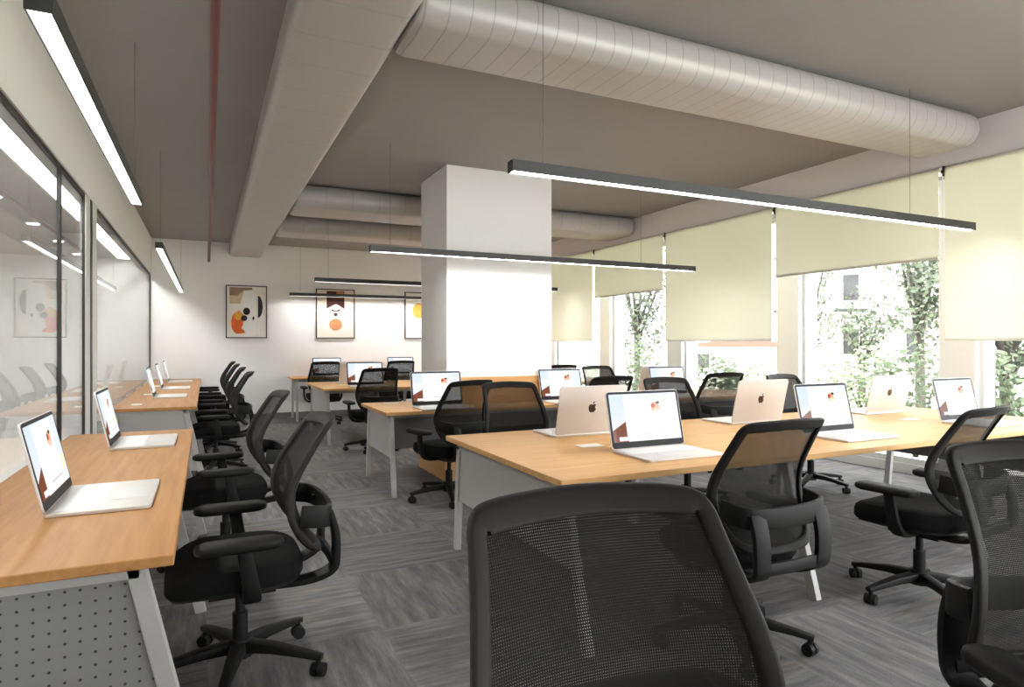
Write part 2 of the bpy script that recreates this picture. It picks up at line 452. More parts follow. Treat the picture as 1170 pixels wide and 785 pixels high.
plane_box('wall_left', MT['white'], GLX-0.1, GLX+0.02, -3.05, BACK, 2.50, CEIL, label='white header wall above the glass partition')
plane_box('wall_right', MT['beam'], BEAMX, BEAMX+0.25, -3.05, BACK, 2.78, CEIL, label='pale beam above the roller blinds')
plane_box('trim_1', MT['ceil'], BEAMX+0.25, WINX+0.15, -3.05, BACK, 2.95, CEIL, label='soffit between beam and window')
plane_box('baseboard_back', MT['base'], GLX+0.02, WINX-0.2, BACK-0.02, BACK, 0.0, 0.09, label='grey skirting along the far wall')
# office behind the partition
plane_box('wall_office', MT['white'], -5.2, -5.05, -3.05, BACK, 0.0, 2.75, label='white far wall of the glazed office')
plane_box('floor_office', MT['jamb'], -5.05, GLX-0.1, -3.05, BACK, 0.0, 0.012, label='pale floor of the glazed office')
plane_box('ceiling_office', MT['oceil'], -5.05, GLX-0.1, -3.05, BACK, 2.72, 2.85, label='white ceiling of the glazed office')
# column
col = plane_box('column', MT['white'], 2.12, 3.29, 5.91, 6.73, 0.0, CEIL, label='square white column in the middle of the room')
bm = bmesh.new()
box(bm, 2.098, 3.312, 5.888, 5.908, 0.0, 1.012); box(bm, 2.098, 3.312, 6.732, 6.752, 0.0, 1.012)
box(bm, 2.098, 2.118, 5.908, 6.732, 0.0, 1.012); box(bm, 3.292, 3.312, 5.908, 6.732, 0.0, 1.012)
struct('trim_20', bm, MT['oakX'], 'oak cladding around the foot of the white column')
# window side: piers, sill, panes
pier_y = [1.65, 3.69, 5.67, 7.80, 9.70, 11.7]
for i, py in enumerate([-0.4] + pier_y):
    p = struct('trim_%d' % (i+2), BX(WINX-0.10, WINX+0.22, py-0.165, py+0.165, 0.0, 2.95), MT['pier'], 'white pier between window panes')
ys = [-3.05, -0.4] + pier_y + [BACK]
for i in range(len(ys)-1):
    a = ys[i] + (0.165 if i else 0); b = ys[i+1] - (0.165 if i+1 < len(ys)-1 else 0)
    bm = bmesh.new()
    box(bm, WINX-0.03, WINX+0.05, a, b, 0.10, 0.16); box(bm, WINX-0.03, WINX+0.05, a, b, 2.89, 2.95)
    box(bm, WINX-0.03, WINX+0.05, a, a+0.04, 0.16, 2.89); box(bm, WINX-0.03, WINX+0.05, b-0.04, b, 0.16, 2.89)
    w = struct('window_%d' % (i+1), bm, MT['wframe'], 'tall window pane behind the roller blinds')
    obj('window_pane', BX(WINX+0.002, WINX+0.012, a+0.04, b-0.04, 0.16, 2.89), MT['wglass'], w)
    struct('window_sill_%d' % (i+1), BX(WINX-0.06, WINX+0.06, a, b, 0.0, 0.10), MT['wframe'], 'low sill under the window')
# glass partition on the left
def gpane(n, a, b, label, nm='window'):
    bm = bmesh.new()
    t = 0.016
    box(bm, GLX-0.012, GLX+0.008, a, b, 2.470, 2.50); box(bm, GLX-0.012, GLX+0.008, a, b, 0.0, 0.06)
    box(bm, GLX-0.012, GLX+0.008, a, a+t, 0.06, 2.470); box(bm, GLX-0.012, GLX+0.008, b-t, b, 0.06, 2.470)
    w = struct('%s_%d' % (nm, n), bm, MT['blackm'], label)
    obj('glass_pane', BX(GLX-0.008, GLX+0.0, a+t, b-t, 0.06, 2.470), MT['pglass'], w)
    return w
gpane(20, -3.05, 0.9, 'partition glass beside the viewer')
gpane(21, 0.9, 4.93, 'black framed partition glass beside the nearest left desk')
gpane(1, 4.95, 5.84, 'narrow black framed glass door in the partition', 'door')
j = struct('trim_12', BX(GLX-0.03, GLX+0.012, 5.86, 6.40, 0.0, 2.50), MT['jamb'], 'white post between glass door and far partition')
obj('black_strip', BX(GLX+0.012, GLX+0.016, 6.05, 6.14, 0.0, 2.50), MT['blackm'], j)
gpane(22, 6.42, BACK-0.01, 'black framed partition glass beside the far left desk')

# ------------------------------------------------------------------ office lamps seen through the glass
cl = thing('cove_light', 'long white strip light recessed in the ceiling behind the glass', 'ceiling light', (-1.2, 6.0, 2.721))
obj('housing', BX(-0.10, 0.10, -6.0, 6.0, -0.012, 0.0), MT['jamb'], cl)
obj('diffuser', BX(-0.075, 0.075, -5.98, 5.98, -0.016, -0.012), MT['office'], cl)
dl0 = None
DL = [(-1.78, 7.4, 'nearest'), (-1.78, 8.9, 'second nearest'), (-1.78, 10.3, 'third'), (-1.78, 11.7, 'furthest')]
for x, y, w in DL:
    lab = '%s of the small round downlights behind the glass' % w
    if dl0 is None:
        dl0 = thing('downlight', lab, 'ceiling light', (x, y, 2.72), 0, 'downlights behind the glass')
        bm = bmesh.new(); cyl(bm, (0,0,-0.012), (0,0,0), 0.075, 0.085, 24); obj('ring', bm, MT['jamb'], dl0, smooth=True)
        bm = bmesh.new(); cyl(bm, (0,0,-0.016), (0,0,-0.012), 0.055, None, 24); obj('lamp', bm, MT['office'], dl0)
    else: dup(dl0, (x, y, 2.72), 0, lab)

# ------------------------------------------------------------------ ducts and pipe
def duct(name, label, axis, a0, a1, c0, c1, z0, z1, mat, r):
    w = c1 - c0; hh = z1 - z0; cx = (c0+c1)/2; cz = (z0+z1)/2
    rings = []
    for a, s in ((a0, 0.90), (a0+0.015, 0.97), (a0+0.05, 1), (a1-0.05, 1), (a1-0.015, 0.97), (a1, 0.90)):
        sec = rsec(w*s, hh*s, r*s, 8)
        rings.append([(a, cx+p, cz+q) if axis == 0 else (cx+p, a, cz+q) for p, q in sec])
    bm = bmesh.new(); loft(bm, rings)
    return tag(obj(name, bm, mat, smooth=True), label, 'duct')
duct('main_duct', 'wide flat grey duct running the length of the ceiling', 1, -2.9, BACK-0.005, 0.36, 0.88, 2.86, CEIL-0.001, MT['ductY'], 0.055)
duct('branch_duct', 'nearest seamed flat oval branch duct reaching towards the blinds', 0, 0.8805, 5.25, 2.80, 3.33, 2.845, CEIL-0.001, MT['ductX'], 0.115)
duct('branch_duct', 'middle branch duct running behind the white column', 0, 0.8805, 5.36, 7.25, 7.98, 2.845, CEIL-0.001, MT['ductP'], 0.115)
duct('branch_duct', 'furthest branch duct near the far wall', 0, 0.8805, 4.55, 9.02, 9.66, 2.845, CEIL-0.001, MT['ductP'], 0.115)
bm = bmesh.new(); cyl(bm, (0.035, -2.9, 2.78), (0.035, BACK-0.01, 2.76), 0.021, None, 16)
pp = thing('sprinkler_pipe', 'thin dark red pipe running along the ceiling', 'pipe')
obj('pipe_run', bm, MT['red'], pp, smooth=True)
for y in (1.5, 5.0, 8.5, 11.6):
    bm = bmesh.new(); cyl(bm, (0.035, y, 2.79), (0.035, y, CEIL), 0.0025, None, 8)
    obj('hanger', bm, MT['red'], pp, smooth=True)

# ------------------------------------------------------------------ pendant lamps
def pendant(label, loc, length, axis, mat, group):
    t = thing('linear_pendant', label, 'pendant light', loc, 0 if axis == 0 else PI/2, group)
    bm = bmesh.new(); L = length/2
    lip = 0.006
    box(bm, -L, L, -0.030, 0.030, 0.010, 0.056)
    box(bm, -L, L, -0.030, -0.026, 0.0, 0.010); box(bm, -L, L, 0.026, 0.030, 0.0, 0.010)
    box(bm, -L, -L+0.006, -0.026, 0.026, 0.0, 0.010); box(bm, L-0.006, L, -0.026, 0.026, 0.0, 0.010)
    obj('housing', bm, MT['blackm'], t)
    obj('diffuser', BX(-L+0.006, L-0.006, -0.026, 0.026, lip, 0.0095), mat, t)
    for x in (-L+0.18, L-0.72 if axis == 0 else L-0.14):
        bm = bmesh.new(); cyl(bm, (x, 0, 0.056), (x, 0, CEIL-loc[2]), 0.0016, None, 6)
        obj('cable', bm, MT['cable'], t)
    return t
ZP = 2.18
for y, w in ((2.78, 'nearest of the long black pendants over the desk rows'), (5.50, 'long black pendant passing in front of the white column'),
             (8.95, 'long black pendant over the third desk row'), (11.85, 'furthest long black pendant close to the far wall')):
    x0, x1 = (1.27, 4.86) if y == 5.50 else (1.32, 5.08)
    pendant(w, ((x0+x1)/2, y, ZP-0.04 if y == 5.50 else ZP), x1-x0, 0, MT['pend'], 'pendants over the desk rows')
pendant('nearest black framed strip lamp along the glass partition', (-0.376, (1.93+4.43)/2, ZP), 2.5, 1, MT['pendL'], 'pendants along the partition')
pendant('far black framed strip lamp along the glass partition', (-0.376, (6.37+11.9)/2, ZP), 5.53, 1, MT['pendL'], 'pendants along the partition')

# ------------------------------------------------------------------ roller blinds
BL = [(-0.30, 1.38, 1.37, 'lowered cream blind nearest the viewer, outside the picture edge'),
      (1.42, 3.14, 1.37, 'large lowered cream blind at the right edge of the picture'),
      (3.19, 4.84, 2.035, 'half raised cream blind above the widest garden view'),
      (4.89, 6.62, 1.37, 'lowered cream blind beside the half raised one, left of the garden view'),
      (6.67, 8.30, 2.035, 'half raised cream blind nearer to the column'),
      (8.35, 10.0, 1.37, 'lowered cream blind partly hidden by the white column'),
      (10.05, 11.9, 2.035, 'half raised cream blind in the far corner')]
for a, b, zb, lab in BL[1:]:
    X = BEAMX - 0.045
    t = thing('roller_blind', lab, 'blind', (X, (a+b)/2, 2.77), 0, 'roller blinds along the windows')
    hw = (b-a)/2; dz = zb-2.77
    bm = bmesh.new(); box(bm, -0.001, 0.001, -hw, hw, dz+0.02, -0.002)
    obj('blind_fabric', bm, MT['blind'], t)
    obj('bottom_bar', BX(-0.006, 0.006, -hw, hw, dz, dz+0.022), MT['rail'], t, bevel=0.002)
    bm = bmesh.new(); cyl(bm, (0.03, -hw, -0.004), (0.03, hw, -0.004), 0.022, None, 12)
    obj('roller', bm, MT['rail'], t, smooth=True)
    bm = bmesh.new(); box(bm, -0.012, 0.040, hw+0.004, hw+0.016, -0.07, 0.012); box(bm, -0.02, 0.0, hw+0.0, hw+0.022, -0.045, -0.02)
    obj('bracket', bm, MT['blackm'], t)
    bm = bmesh.new(); cyl(bm, (-0.012, hw+0.012, -0.07), (-0.012, hw+0.012, dz+0.15), 0.0035, None, 6)
    obj('pull_chain', bm, MT['jamb'], t)

# ------------------------------------------------------------------ pictures
def ell(cx, cz, rx, rz, n=28, a0=0, a1=2*PI):
    return [(cx+rx*math.cos(a0+(a1-a0)*k/(n-1 if a1-a0 < 6.28 else n)), cz+rz*math.sin(a0+(a1-a0)*k/(n-1 if a1-a0 < 6.28 else n))) for k in range(n)]
def picture(label, x0, x1, z0, z1, paper, shapes):
    t = thing('framed_print', label, 'picture', ((x0+x1)/2, BACK, (z0+z1)/2), 0, 'framed prints on the far wall')
    w = (x1-x0)/2; hh = (z1-z0)/2
    bm = bmesh.new(); f = 0.018
    box(bm, -w, w, -0.03, 0, hh-f, hh); box(bm, -w, w, -0.03, 0, -hh, -hh+f)
    box(bm, -w, -w+f, -0.03, 0, -hh+f, hh-f); box(bm, w-f, w, -0.03, 0, -hh+f, hh-f)
    obj('picture_frame', bm, MT['blackm'], t)
    art = obj('print_sheet', BX(-w+f, w-f, -0.018, -0.001, -hh+f, hh-f), MT[paper], t)
    for i, (nm, mat, pts) in enumerate(shapes):
        bm = bmesh.new(); y0 = -0.0182 - 0.0004*i
        prism(bm, [(px*w, pz*hh) for px, pz in pts], y0, y0-0.0004, lambda x, y, z: (x, z, y))
        obj(nm, bm, MT[mat], art)
crescent = [(-0.38,0.05)] + [(-0.42+0.32*math.cos(a), -0.42+0.42*math.sin(a)) for a in [PI*0.55+PI*0.95*k/16 for k in range(17)]] + [(-0.05,-0.80),(-0.12,-0.70),(-0.25,-0.62),(-0.18,-0.50),(-0.15,-0.35),(-0.15,-0.1)]
picture('framed abstract print with orange crescent and black shapes, left on far wall', 0.30, 0.975, 1.43, 2.36, 'paper', [
    ('tan_wash', 'a_tan', [(-0.82,0.30),(-0.30,0.30),(-0.10,0.92),(-0.82,0.92)]),
    ('brown_wash', 'a_br', [(-0.82,0.62),(-0.45,0.60),(-0.15,0.80),(0.28,0.84),(0.28,0.92),(-0.82,0.92)]),
    ('white_arch', 'a_wh', [(0.45,-0.95),(-0.12,-0.95)] + ell(0.15,0.45,0.30,0.38,16,PI,0)),
    ('orange_crescent', 'a_or', crescent),
    ('amber_wash', 'a_am', ell(-0.40,-0.16,0.20,0.16)),
    ('black_disc', 'a_bk', ell(0.0,0.02,0.17,0.14)),
    ('black_blob', 'a_bk', ell(-0.12,-0.24,0.15,0.11)),
    ('black_half_moon', 'a_bk', ell(0.55,0.20,0.24,0.42,20,-PI/2,PI/2)),
    ('small_mark', 'a_bk', ell(0.33,-0.24,0.05,0.07)),
])
picture('framed abstract print with maroon block above copper disc, middle of far wall', 1.82, 2.53, 1.43, 2.35, 'paper2', [
    ('maroon_block', 'a_mar', [(-0.46,0.20),(-0.10,0.36),(0.02,0.40),(0.14,0.36),(0.46,0.20),(0.46,0.92),(-0.46,0.92)]),
    ('copper_block', 'a_cop', [(0.04,0.68),(0.44,0.68),(0.44,0.90),(0.04,0.90)]),
    ('pale_dome', 'paper2', [(0.30,0.16),(-0.30,0.16)] + ell(0.0,0.16,0.26,0.20,14,PI,0)),
    ('maroon_bowl', 'a_mar', ell(0.0,0.18,0.24,0.10,14,PI,2*PI)),
    ('pale_centre', 'paper3', ell(0.0,0.24,0.17,0.12)),
    ('small_dot', 'a_mar', ell(0.0,-0.03,0.10,0.075)),
    ('copper_disc', 'a_cop', ell(0.0,-0.44,0.33,0.24)),
])
picture('framed white print with ochre oval, partly hidden behind the column', 3.50, 4.20, 1.43, 2.345, 'paper3', [
    ('ochre_oval', 'a_och', ell(-0.20,0.20,0.34,0.33)),
    ('dark_disc', 'a_mar', ell(0.25,-0.3,0.2,0.2)),
])

# ------------------------------------------------------------------ desks
TZ = 0.745; TT = 0.032
def leg_bm(bm, top, foot):
    k_ = 0.016/(top[2]-foot[2]); top = tuple(top[i]+(top[i]-foot[i])*k_ for i in range(3))
    sweep(bm, [top, foot], (1, 0, 0) if abs(top[1]-foot[1]) >= abs(top[0]-foot[0]) else (0, 1, 0), rsec(0.038, 0.052, 0.004, 2))
def desk_row(label, y0, y1, x0, x1, frames, mat, loc_group, top_pts=None, near_out=0.10, far_out=0.0, modesty=None, ports=(), right_perf=False):
    """frames: list of x of leg frames; first gets an end panel"""
    t = thing('bench_desk', label, 'desk', (x0, y0, 0), 0, loc_group)
    P = top_pts or [(x0, y0), (x1, y0), (x1, y1), (x0, y1)]
    bm = bmesh.new(); prism(bm, [(a-x0, b-y0) for a, b in P], TZ-TT, TZ)
    obj('tabletop', bm, mat, t, bevel=0.004)
    yt0, yt1 = 0.09, (y1-y0)-0.09
    zt = TZ-TT
    for i, fx in enumerate(frames):
        X = fx-x0
        for (ya, yf) in ((yt0, -near_out), (yt1, (y1-y0)+far_out)):
            bm = bmesh.new(); leg_bm(bm, (X, ya, zt), (X, yf, 0.0)); obj('leg', bm, MT['steel'], t)
        bm = bmesh.new(); box(bm, X-0.019, X+0.019, yt0-0.02, yt1+0.02, zt-0.05, zt-0.001)
        obj('crossbar', bm, MT['steel'], t)
        if i == 0 or (right_perf and i == len(frames)-1):
            zb = 0.33; f = (zt-0.055-zb)/zt
            def ly(z, a, b): return a + (b-a)*(zt-z)/zt
            za = zt-0.055
            pts = [(ly(za, yt0, -near_out)+0.022, za), (ly(za, yt1, (y1-y0)+far_out)-0.022, za), (ly(zb, yt1, (y1-y0)+far_out)-0.022, zb), (ly(zb, yt0, -near_out)+0.022, zb)]
            bm = bmesh.new(); prism(bm, pts, X-0.006, X+0.006, lambda x, y, z: (z, x, y))
            obj('end_panel', bm, MT['panel'] if i == 0 else MT['perfR'], t)
    if modesty is not None:
        obj('modesty_panel', BX(frames[0]-x0+0.03, frames[-1]-x0-0.03, modesty-y0-0.009, modesty-y0+0.009, 0.36, zt-0.01), MT['darkpanel'], t)
    bm = bmesh.new(); box(bm, frames[0]-x0, frames[-1]-x0, yt0+0.10, yt0+0.14, zt-0.045, zt-0.002); box(bm, frames[0]-x0, frames[-1]-x0, yt1-0.14, yt1-0.10, zt-0.045, zt-0.002)
    obj('beam_rail', bm, MT['steel'], t)
    for px, py in ports:
        bm = bmesh.new(); box(bm, px-x0-0.075, px-x0+0.075, py-y0-0.045, py-y0+0.045, TZ, TZ+0.004)
        obj('cable_flap', bm, MT['port'], t, bevel=0.0015)
    return t
XR = 6.05
desk_row('nearest long oak bench desk with grey end panel, carrying six open laptops', 2.46, 3.98, 1.42, XR, [1.49, 2.90, 4.42, 5.86], MT['oakX'], 'bench desks in rows', far_out=-0.03, near_out=0.11,
         ports=[(2.05, 3.22), (3.55, 3.22), (5.05, 3.22)], right_perf=True)
desk_row('second oak bench desk wrapped around the white column', 5.50, 6.48, 1.41, XR, [1.48, 4.15, 5.9], MT['oakX'], 'bench desks in rows',
         top_pts=[(1.41,5.50),(XR,5.50),(XR,6.48),(3.33,6.48),(3.33,5.88),(2.08,5.88),(2.08,6.48),(1.41,6.48)], near_out=0.02, far_out=0.0, modesty=5.86, ports=[(1.66, 6.28), (4.05, 6.2)])
desk_row('third oak bench desk beyond the white column', 8.62, 10.15, 1.38, XR, [1.45, 2.90, 4.42, 5.9], MT['oakX'], 'bench desks in rows', near_out=0.03, far_out=0.0, ports=[(1.8, 9.3)])
desk_row('furthest oak bench desk standing against the far wall', 11.45, 12.15, 1.32, XR, [1.40, 2.90, 4.42, 5.9], MT['oakX'], 'bench desks in rows', near_out=0.02, far_out=-0.05)
def wall_desk(label, y0, y1, x1, holes, ports, n):
    x0 = GLX+0.035
    t = thing('wall_desk', label, 'desk', (x1, y0, 0), 0, 'desks along the glass partition')
    obj('tabletop', BX(x0-x1, 0, 0, y1-y0, TZ-TT, TZ), MT['oakY'], t, bevel=0.004)
    zt = TZ-TT
    for k in range(n):
        Y = 0.05 + (y1-y0-0.10)*k/(n-1)
        bm = bmesh.new(); leg_bm(bm, (-0.10, Y, zt), (0.06, Y, 0)); obj('leg', bm, MT['steel'], t)
        bm = bmesh.new(); leg_bm(bm, (x0-x1+0.06, Y, zt), (x0-x1+0.06, Y+0.0001, 0)); obj('leg', bm, MT['steel'], t)
        obj('crossbar', BX(x0-x1+0.04, -0.09, Y-0.019, Y+0.019, zt-0.032, zt-0.001), MT['steel'], t)
        if k == 0:
            zb = 0.12
            def lx(z): return -0.10 + 0.16*(zt-z)/zt - 0.026
            pts = [(x0-x1+0.085, zb), (lx(zb), zb), (lx(zt-0.034), zt-0.034), (x0-x1+0.085, zt-0.034)]
            bm = bmesh.new(); prism(bm, pts, Y-0.006, Y+0.006, lambda x, y, z: (x, z, y))
            obj('end_panel', bm, MT['perfL'] if holes else MT['panel'], t)
    obj('beam_rail', BX(-0.26, -0.22, 0.05, y1-y0-0.05, zt-0.045, zt-0.002), MT['steel'], t)
    for px, py in ports:
        obj('cable_flap', BX(px-x1-0.045, px-x1+0.045, py-y0-0.07, py-y0+0.07, TZ, TZ+0.004), MT['port'], t, bevel=0.0015)
    return t
wall_desk('nearest oak desk along the glass, with perforated grey end panel', 2.09, 5.08, -0.085, True, [], 3)
wall_desk('far oak desk along the glass, beyond the glass door', 6.84, 12.05, -0.085, False, [(-0.62, 7.25), (-0.62, 8.6), (-0.62, 10.2)], 5)

# ------------------------------------------------------------------ laptops
LW, LD, LH = 0.51, 0.33, 0.325
def rr(w, h, r, n=4): return rsec(w, h, r, n)
def make_laptop(label):
    """origin: middle of the hinge, on the desk; screen faces -Y"""
    t = thing('laptop', label, 'laptop', (0, 0, TZ), 0, 'open laptops')
    bm = bmesh.new(); prism(bm, [(x, y-LD/2) for x, y in rr(LW, LD, 0.02)], 0.001, 0.014)
    base = obj('laptop_base', bm, MT['alu'], t, bevel=0.002)
    obj('keyboard', BX(-LW/2+0.03, LW/2-0.03, -0.165, -0.03, 0.0141, 0.0150), MT['keys'], base)
    obj('trackpad', BX(-0.10, 0.10, -0.305, -0.185, 0.0141, 0.0146), MT['pad'], base)
    tilt = math.radians(13)
    lid = obj('laptop_lid', BMlid(), MT['lid'], t, bevel=0.0015, loc=(0, -0.004, 0.016), rot=(-tilt, 0, 0))
    bm = bmesh.new(); prism(bm, [(x, z+LH/2) for x, z in rr(LW-0.006, LH-0.006, 0.018)], -0.0048, -0.0040, lambda x, y, z: (x, z, y))
    obj('bezel', bm, MT['bezel'], lid)
    sx, z0, z1 = LW/2-0.017, 0.038, LH-0.017
    bm = bmesh.new(); uv = bm.loops.layers.uv.new('UVMap')
    vs = [bm.verts.new(p) for p in ((-sx,-0.0056,z0),(sx,-0.0056,z0),(sx,-0.0056,z1),(-sx,-0.0056,z1))]
    f = bm.faces.new(vs)
    for l, c in zip(f.loops, ((0,0),(1,0),(1,1),(0,1))): l[uv].uv = c
    o = obj('screen', bm, MT['screen'], lid)
    # hinge strip
    bm = bmesh.new(); cyl(bm, (-LW/2+0.06, 0.0, 0.0), (LW/2-0.06, 0.0, 0.0), 0.0055, None, 10)
    obj('hinge', bm, MT['alu'], t, smooth=True, loc=(0, -0.002, 0.013))
    # fruit-shaped mark on the lid back
    pts = []
    prof = [(0.0,-0.88),(0.16,-0.98),(0.36,-0.98),(0.58,-0.80),(0.76,-0.50),(0.83,-0.30),(0.66,-0.16),(0.57,0.04),(0.60,0.26),(0.76,0.46),(0.62,0.62),(0.40,0.68),(0.16,0.60),(0.0,0.54),
            (-0.16,0.60),(-0.40,0.68),(-0.66,0.56),(-0.83,0.30),(-0.87,0.0),(-0.80,-0.34),(-0.64,-0.70),(-0.42,-0.95),(-0.22,-0.99)]
    body = [(p.x, p.y) for p in catmull([(a, b, 0) for a, b in prof], 3, True)]
    leaf = [(0.02,0.72),(0.06,0.95),(0.22,1.14),(0.42,1.22),(0.40,0.98),(0.26,0.80)]
    bm = bmesh.new(); k = 0.034
    for P in (body, leaf): prism(bm, [(-x*k, LH*0.55+z*k) for x, z in P], 0.0040, 0.0048, lambda x, y, z: (x, z, y))
    obj('lid_logo', bm, MT['logo'], lid)
    return t
def BMlid():
    bm = bmesh.new(); prism(bm, [(x, z+LH/2) for x, z in rr(LW, LH, 0.02)], -0.0040, 0.0040, lambda x, y, z: (x, z, y)); return bm
LAP = [ # x, y (hinge middle), rz, label
 (-0.515, 2.96, PI/2, 'open laptop closest to the viewer on the near left desk'),
 (-0.50, 4.50, PI/2, 'open laptop at the far end of the near left desk'),
 (-0.53, 8.18, PI/2, 'nearest of the open laptops on the far left desk'),
 (-0.53, 9.60, PI/2, 'middle one of the open laptops on the far left desk'),
 (-0.53, 11.15, PI/2, 'furthest of the open laptops on the far left desk'),
 (2.285, 2.96, 0.0, 'laptop with lit screen at the near left corner of the front bench desk'),
 (3.78, 2.96, 0.0, 'laptop with lit screen on front bench desk, between the two chairs pulled up to it'),
 (5.28, 2.97, 0.0, 'laptop with lit screen nearest the windows on the front bench desk'),
 (2.27, 3.57, PI, 'laptop seen from its pale lid, behind the front left lit screen'),
 (3.77, 3.57, PI, 'laptop seen from its pale lid, at the middle of the front bench desk'),
 (5.27, 3.57, PI, 'laptop seen from its pale lid, nearest the windows on the front bench desk'),
 (1.995, 5.815, 0.0, 'laptop with lit screen at the left end of the second bench desk'),
 (3.36, 5.80, 0.0, 'laptop with lit screen just right of the column on the second bench desk'),
 (4.82, 5.86, 0.0, 'laptop with lit screen by the windows on the second bench desk'),
 (4.82, 6.12, PI, 'laptop seen from its pale lid, by the windows on the second bench desk'),
 (2.02, 9.00, 0.0, 'laptop with lit screen at the left of the third bench desk'),
 (2.02, 9.62, PI, 'laptop seen from its pale lid, at the left of the third bench desk'),
 (1.97, 11.86, 0.0, 'left laptop with lit screen on the desk against the far wall'),
 (3.34, 11.86, 0.0, 'right laptop with lit screen on the desk against the far wall'),
]
lap0 = None
for x, y, rz, lab in LAP:
    if lap0 is None:
        lap0 = make_laptop(lab); lap0.location = (x, y, TZ); lap0.rotation_euler = (0, 0, rz)
    else: dup(lap0, (x, y, TZ), rz, lab)

# ------------------------------------------------------------------ office chair (faces +Y, origin on the floor under the gas lift)
OUT = [(0,0.492),(0.12,0.494),(0.19,0.512),(0.238,0.56),(0.264,0.64),(0.272,0.72),(0.263,0.80),(0.248,0.90),(0.239,0.965),(0.235,1.003),(0.222,1.028),(0.190,1.041),(0.10,1.047),(0,1.050)]
YB = [(0.46,-0.325),(0.52,-0.29),(0.60,-0.245),(0.70,-0.215),(0.80,-0.225),(0.92,-0.285),(1.06,-0.372)]
def yb(z):
    if z <= YB[0][0]: return YB[0][1]
    for i in range(len(YB)-1):
        if z <= YB[i+1][0]:
            p0 = YB[max(i-1, 0)]; p1 = YB[i]; p2 = YB[i+1]; p3 = YB[min(i+2, len(YB)-1)]
            h_ = p2[0]-p1[0]; t = (z-p1[0])/h_
            m1 = (p2[1]-p0[1])/(p2[0]-p0[0])*h_; m2 = (p3[1]-p1[1])/(p3[0]-p1[0])*h_
            return (2*t**3-3*t*t+1)*p1[1] + (t**3-2*t*t+t)*m1 + (-2*t**3+3*t*t)*p2[1] + (t**3-t*t)*m2
    return YB[-1][1]
def bs(x, z, off=0.0): return (x, yb(z) + 0.060*(abs(x)/0.274)**2.2 + off, z)
def outline(per=3):
    half = OUT
    loop = [(x, z, 0) for x, z in half] + [(-x, z, 0) for x, z in reversed(half[1:-1])]
    return [(p.x, p.y) for p in catmull(loop, per, True)]
def make_chair(label, dz=0.0):
    up = []
    def put(*a, **k):
        o = obj(*a, **k); up.append(o); return o
    t = thing('office_chair', label, 'chair', (0,0,0), 0, 'black mesh office chairs')
    # back frame
    ol = outline(); n = len(ol); cz = 0.76
    bm = bmesh.new(); rings = []
    for i, (x, z) in enumerate(ol):
        a = ol[(i-1) % n]; b = ol[(i+1) % n]
        tx, tz = b[0]-a[0], b[1]-a[1]; l = math.hypot(tx, tz); tx /= l; tz /= l
        nx, nz = -tz, tx              # inward for counter-clockwise loops
        ring = []; wd = 0.034 + (0.014*abs(tx)**2 if z > 0.8 else 0.0)
        for p, q in rsec(wd, 0.028, 0.010, 3):
            k = wd/2 + p
            ring.append(bs(x + nx*k, z + nz*k, q))
        rings.append(ring)
    loft(bm, rings, closed=True)
    put('back_frame', bm, MT['frame'], t, smooth=True)
    # net
    bm = bmesh.new(); Z0, Z1 = 0.515, 1.025
    half = [p for p in ol if p[0] >= -1e-6]
    half = sorted(half, key=lambda p: p[1])
    def hw(z):
        for i in range(len(half)-1):
            if half[i][1] <= z <= half[i+1][1]:
                f = (z-half[i][1])/max(1e-6, half[i+1][1]-half[i][1]); return half[i][0]+(half[i+1][0]-half[i][0])*f
        return 0.1
    NX, NZ = 14, 22; G = []
    for jz in range(NZ+1):
        z = Z0 + (Z1-Z0)*jz/NZ; w = max(0.05, hw(z)-0.018)
        G.append([bm.verts.new(bs(w*(2*i/NX-1), z, 0.003)) for i in range(NX+1)])
    for jz in range(NZ):
        for i in range(NX): bm.faces.new((G[jz][i], G[jz][i+1], G[jz+1][i+1], G[jz+1][i]))
    put('back_net', bm, MT['net'], t, smooth=True)
    # belt-shaped support behind the back
    bm = bmesh.new()
    path = catmull([(0.240,-0.205,0.672),(0.238,-0.262,0.665),(0.212,-0.312,0.658),(0.13,-0.335,0.652),(0,-0.342,0.650),(-0.13,-0.335,0.652),(-0.212,-0.312,0.658),(-0.238,-0.262,0.665),(-0.240,-0.205,0.672)], 4)
    sweep(bm, path, (0,0,1), rsec(0.088, 0.022, 0.008, 2))
    for s in (-1, 1):
        p2 = catmull([(s*0.175,-0.326,0.668),(s*0.175,-0.350,0.585),(s*0.173,-0.354,0.490),(s*0.165,-0.338,0.428),(s*0.135,-0.240,0.388),(s*0.09,-0.05,0.378)], 4)
        sweep(bm, p2, (1,0,0), rsec(0.080, 0.026, 0.008, 2))
    sweep(bm, [(-0.18,-0.345,0.452),(0,-0.352,0.452),(0.18,-0.345,0.452)], (0,0,1), rsec(0.052, 0.022, 0.008, 2))
    put('back_support', bm, MT['plastic'], t, smooth=True)
    # seat
    def seat_ring(s, z, dy=0.0):
        pts = []
        for k in range(40):
            a = 2*PI*k/40; c, sn = math.cos(a), math.sin(a)
            x = 0.262*s*math.copysign(abs(c)**0.55, c); y = 0.02+dy+0.255*s*math.copysign(abs(sn)**0.6, sn)
            zz = z - 0.030*max(0, (y-0.12)/0.15)**2 + 0.012*(x/0.26)**2
            pts.append((x, y, zz))
        return pts
    bm = bmesh.new()
    loft(bm, [seat_ring(s, z) for s, z in ((0.84,0.402),(0.95,0.408),(1.0,0.430),(1.0,0.468),(0.975,0.488),(0.90,0.500),(0.6,0.503),(0.25,0.502))])
    put('seat', bm, MT['seat'], t, smooth=True)
    bm = bmesh.new()
    loft(bm, [seat_ring(s, z) for s, z in ((0.55,0.374),(0.80,0.382),(0.93,0.396),(0.93,0.408))])
